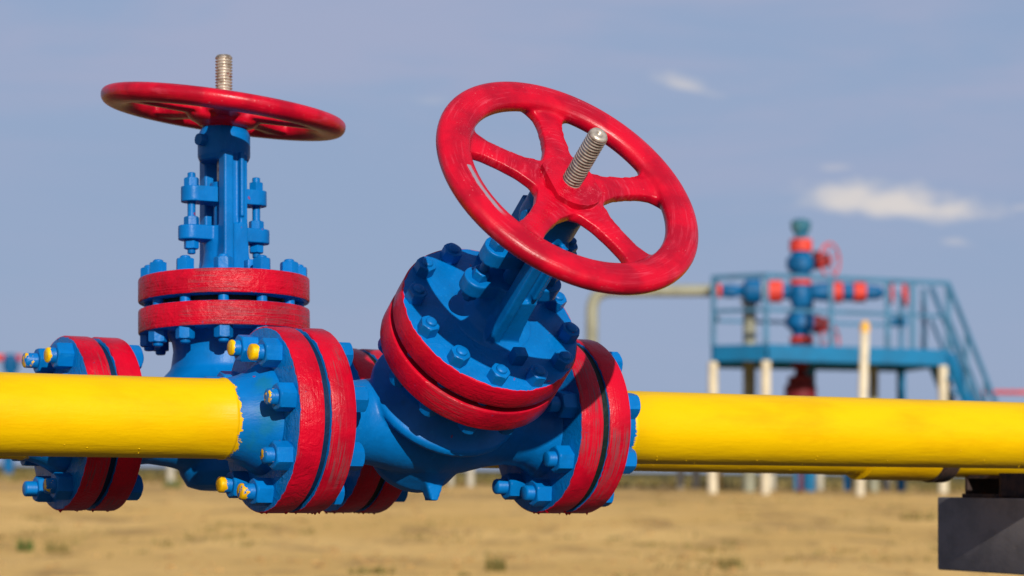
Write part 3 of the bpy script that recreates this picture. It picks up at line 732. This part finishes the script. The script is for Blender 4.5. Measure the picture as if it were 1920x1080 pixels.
for q, mt_ in ((Nn, M_CREAM), (Ll, M_CREAM), (lerp(Nn, Rr, 0.97), M_CREAM), (Ff, M_TEAL), (lerp(Ll, Ff, 0.5), M_TEAL), (lerp(Nn, Rr, 0.65) + Vector((0, 1.2, 0)), M_OLIVE)):
    bm = bmesh.new(); A = Z(q, ZG - 0.1) - porg; cyl(bm, A, Z(q, zdeck_b) - porg, 0.07, 0.07, 16); link('leg', bm, mt_, plat, None, 35)
# stairs leading down to the right
st0, st1 = Z(lerp(Rr, Nn, 0.0), zdeck_t), at(1885, 860, 35.6); st1.z = ZG + 0.02
for off in (Vector((0, 0, 0)), Vector((-0.12, 0.75, 0))):
    struct_beams('stringer', [(st0 + off - Vector((0, 0, 0.08)), st1 + off, 0.13)], M_TEAL, plat, porg)
    rb = Z(st0 + off, zrail); re_ = Z(st1 + off, ZG + 0.95)
    struct_beams('stair_handrail', [(rb, re_, 0.055), (lerp(rb, st0 + off, 0.5), lerp(re_, st1 + off, 0.5), 0.04)], M_RAIL, plat, porg)
    for k in (0.33, 0.66, 0.97): struct_beams('rail_post', [(lerp(st0 + off, st1 + off, k), lerp(rb, re_, k), 0.05)], M_RAIL, plat, porg)
for k in range(1, 10):
    q = lerp(st0, st1, k / 10) + Vector((-0.06, 0.375, 0)) - porg
    bm = bmesh.new(); box(bm, q, (0.24, 0.74, 0.035)); link('stair_tread', bm, M_TEAL, plat, None, 30)

# christmas tree (wellhead) standing inside the platform
DT = 36.6; tq = at(1501, 700, DT); torg = Vector((tq.x, tq.y, ZG))
tree = empty('wellhead', Matrix.Translation(torg), 'distant blue and red wellhead valve tree rising above the teal platform', 'wellhead')
def tz(y): return at(1501, y, DT).z - ZG
k_ = DT / F_PX
def tl(name, segs, mat, n=28):     # vertical stack segments (y_px, half width px)
    bm = bmesh.new(); lathe(bm, [(r * k_, tz(y)) for y, r in segs][::-1], n); return link(name, bm, mat, tree, None, 40)
tl('cap', [(411, 10), (416, 19), (430, 18), (440, 11), (450, 12)], M_CAPG)
tl('flange', [(449, 21), (471, 22)], M_FARR)
tl('valve_body', [(471, 16), (480, 20), (486, 27), (503, 27), (512, 18), (524, 14)], M_FARB)
tl('flange', [(524, 20), (534, 20)], M_FARR)
tl('cross', [(534, 16), (540, 20), (566, 20), (578, 15)], M_FARB)
tl('valve_body', [(578, 15), (586, 20), (596, 28), (612, 28), (620, 18), (632, 14)], M_FARB)
tl('flange', [(631, 20), (647, 20)], M_FARR)
tl('casing_head', [(647, 14), (690, 17), (694, 10), (704, 12), (706, 24), (720, 24), (724, 30), (790, 30)], M_DKR); tl('conductor', [(790, 4), (960, 4)], M_DKR)
def th(name, segs, mat, n=24, y=547, dy=0):      # horizontal stack: (x_px, half width px)
    bm = bmesh.new(); prof = [(r * k_, (x - 1501) * k_) for x, r in segs]
    lathe(bm, prof, n, Matrix.Translation((0, dy, tz(y))) @ Matrix.Rotation(R(90), 4, 'Y')); return link(name, bm, mat, tree, None, 40)
th('arm', [(1480, 15), (1466, 14)][::-1], M_FARB); th('flange', [(1438, 21), (1465, 21)], M_FARR); th('flange', [(1428, 16), (1437, 17)], M_CREAM)
th('choke_body', [(1392, 13), (1397, 22), (1424, 24), (1428, 16)], M_FARB); th('arm', [(1352, 10), (1362, 13), (1378, 13), (1384, 9), (1392, 13)], M_FARB); th('flange', [(1344, 13), (1351, 13)], M_FARR)
th('arm', [(1520, 14), (1530, 16), (1550, 18), (1557, 14)], M_FARB); th('flange', [(1557, 20), (1578, 20)], M_FARR); th('arm', [(1578, 14), (1584, 17), (1596, 17), (1600, 14)], M_FARB)
th('flange', [(1600, 19), (1622, 19)], M_FARR); th('arm', [(1622, 12), (1632, 14), (1650, 12), (1656, 6)], M_FARB)
for yy, cx_ in ((490, 1558), (608, 1556)):
    th('bonnet', [(1524, 17), (1536, 18), (1540, 13), (1552, 13), (1558, 5)], M_DKR, y=yy - 2 if yy < 500 else yy)
def small_wheel(cx, cy, r, d, dirn, thick=2.2):
    q = at(cx, cy, d) - torg; bm = bmesh.new(); fr = frame(q, dirn); rr = r * k_
    pts = [fr @ Vector((rr * math.cos(2 * math.pi * i / 40), rr * math.sin(2 * math.pi * i / 40), 0)) for i in range(40)]
    tube(bm, pts, thick * k_, 8, True)
    for i in range(4):
        a = math.pi / 2 * i + 0.4; tube(bm, [fr @ Vector((0, 0, 0)), fr @ Vector((rr * math.cos(a), rr * math.sin(a), 0))], thick * 0.6 * k_, 8)
    link('handwheel', bm, M_FARR, tree, None, 60)
small_wheel(1556, 488, 32, DT - 0.15, (0.75, -0.65, 0)); small_wheel(1556, 640, 30, DT - 0.4, (0.75, -0.65, 0.0))
small_wheel(1670, 548, 22, DT, (1, -0.35, 0)); small_wheel(1697, 552, 22, DT + 0.2, (1, -0.35, 0))
bm = bmesh.new(); q = at(1686, 603, DT) - torg; box(bm, q, (0.22, 0.2, 0.13), None, 0.01); 
link('gauge_box', bm, M_TEAL, tree, None, 30)
# olive flow line with its bend, and a standing olive pipe
def bend(pts, r, n=8):
    pts = [Vector(p) for p in pts]; out = [pts[0]]
    for i in range(1, len(pts) - 1):
        a, b, c = pts[i - 1], pts[i], pts[i + 1]; p = b + (a - b).normalized() * r; q = b + (c - b).normalized() * r
        for k in range(n + 1):
            t = k / n; out.append(p * (1 - t) ** 2 + b * 2 * t * (1 - t) + q * t * t)
    out.append(pts[-1]); return out
DP = 37.2
def flat(px, py, d): return at(px, py, d)
base_p = at(1109, 700, DP); p0 = Vector((base_p.x, base_p.y, ZG - 0.1)); p1 = Vector((base_p.x, base_p.y, at(1109, 545, DP).z)); p2 = at(1345, 545, DP)
bm = bmesh.new(); tube(bm, [q - p0 for q in bend([p0, p1, p2], 0.30)], 11.5 * DP / F_PX, 20)
o = link('flow_line', bm, M_OLIVE, None, Matrix.Translation(p0), 50); tag(o, 'olive grey pipe rising and bending right behind the big red handwheel', 'pipe')
q0 = at(1405, 700, DP); q0.z = ZG - 0.1; q1 = at(1405, 565, DP)
bm = bmesh.new(); tube(bm, [Vector((0, 0, 0)), Vector((0, 0, q1.z - q0.z))], 12 * DP / F_PX, 20); lathe(bm, [(17 * DP / F_PX, 0), (17 * DP / F_PX, 0.06)], 20, Matrix.Translation((0, 0, q1.z - q0.z - 0.03)))
o = link('riser_pipe', bm, M_OLIVE, None, Matrix.Translation(q0), 50); tag(o, 'upright olive grey pipe under the left arm of the distant wellhead', 'pipe')
def post(name, x0, y0, x1, y1, wpx, d, mat, label, cat, group=None, cap=None):
    a, b = at(x0, y0, d), at(x1, y1, d); a.z = min(a.z, ground_z(a.x, a.y)) - 0.03; b.y = a.y; k = d / F_PX
    bm = bmesh.new(); r = wpx / 2 * k; L_ = (b - a).length; lathe(bm, [(r, 0), (r, L_ - r * 0.8), (r * 0.6, L_ - r * 0.2), (r * 0.1, L_)], 16, frame((0, 0, 0), b - a))
    o = link(name, bm, mat, None, Matrix.Translation(a), 40); tag(o, label, cat, group)
    if cap:
        bm = bmesh.new(); lathe(bm, [(r * 1.1, L_ - 0.12), (r * 1.1, L_ - 0.02), (r * 0.5, L_ + 0.03)], 16, frame((0, 0, 0), b - a)); link('cap', bm, cap, o, None, 40)
    return o
post('marker_post', 1612, 880, 1622, 606, 17, 34.0, M_CREAM, 'tall cream marker post with orange cap leaning before the platform', 'post', cap=M_CAPY)
G_ = 'short posts along the far edge of the sand'
for (x, y0, y1, wd, mt_, lb) in ((320, 912, 872, 15, M_PALE, 'short white post seen under the far valve body, left of centre'), (1276, 903, 878, 13, M_PALE, 'short white post, first from the left below the right pipe'),
        (1305, 903, 878, 14, M_PALE, 'short white post, second from the left below the right pipe'), (1346, 910, 878, 16, M_CAPY, 'short yellowish post below the pipe under the platform left leg'),
        (1443, 905, 878, 22, M_PALE, 'broad short white stub under the platform near leg'), (1495, 908, 878, 14, M_TEAL, 'short blue stub under the wellhead, left one'), (1512, 906, 878, 13, M_TEAL, 'short blue stub under the wellhead, right one'),
        (1537, 915, 878, 14, M_PALE, 'short white post just right of the two blue stubs'), (1590, 908, 878, 16, M_FARB, 'short dark blue stub left of the leaning cream post'),
        (1615, 912, 878, 13, M_PALE, 'short white post at the foot of the leaning cream post'), (1662, 912, 878, 16, M_PALE, 'short yellowish white post right of the leaning cream post'),
        (845, 905, 872, 12, M_PALE, 'short white post seen below the near valve body, left one'), (882, 903, 872, 14, M_PALE, 'short white post seen below the near valve body, right one')):
    post('ground_post', x, y0, x, y1 - 10, wd, 39.5, mt_, lb, 'post', G_)
# a second wellhead far off at the left edge
dL = 60.0; lq = at(20, 700, dL); lorg = Vector((lq.x, lq.y, 0.3)); kk = dL / F_PX
far = empty('distant_wellhead', Matrix.Translation(lorg), 'very distant red and blue pipework just above the pipe at the left edge', 'wellhead')
def lz(y): return at(20, y, dL).z - 0.3
bm = bmesh.new(); lathe(bm, [(10 * kk, -0.3), (10 * kk, lz(700)), (16 * kk, lz(690)), (14 * kk, lz(668)), (8 * kk, lz(664))], 16); link('valve_body', bm, M_FARB, far, None, 40)
for x0, x1, mt_ in ((-20, 8, M_FARR), (8, 22, M_FARB), (22, 40, M_FARR)):
    bm = bmesh.new(); lathe(bm, [(6 * kk, (x0 - 20) * kk), (7 * kk, (x1 - 20) * kk)], 14, Matrix.Translation((0, 0, lz(671))) @ Matrix.Rotation(R(90), 4, 'Y')); link('flange', bm, mt_, far, None, 40)
# low red rail far right
dR = 50.0; a_, b_ = at(1842, 735, dR), at(2050, 737, dR); ro = Vector((a_.x, a_.y, 0.3)); rl = empty('barrier_rail', Matrix.Translation(ro), 'faint red barrier rail low behind the stairs at the right edge', 'barrier')
bm = bmesh.new(); tube(bm, [a_ - ro, b_ - ro], 4 * dR / F_PX, 8); link('rail', bm, M_FARR, rl, None, 40)
for t_ in (0.02, 0.5, 0.98):
    q = a_ + (b_ - a_) * t_ - ro; bm = bmesh.new(); tube(bm, [Vector((q.x, q.y, -0.1)), q], 3 * dR / F_PX, 8); link('post', bm, M_FARR, rl, None, 40)
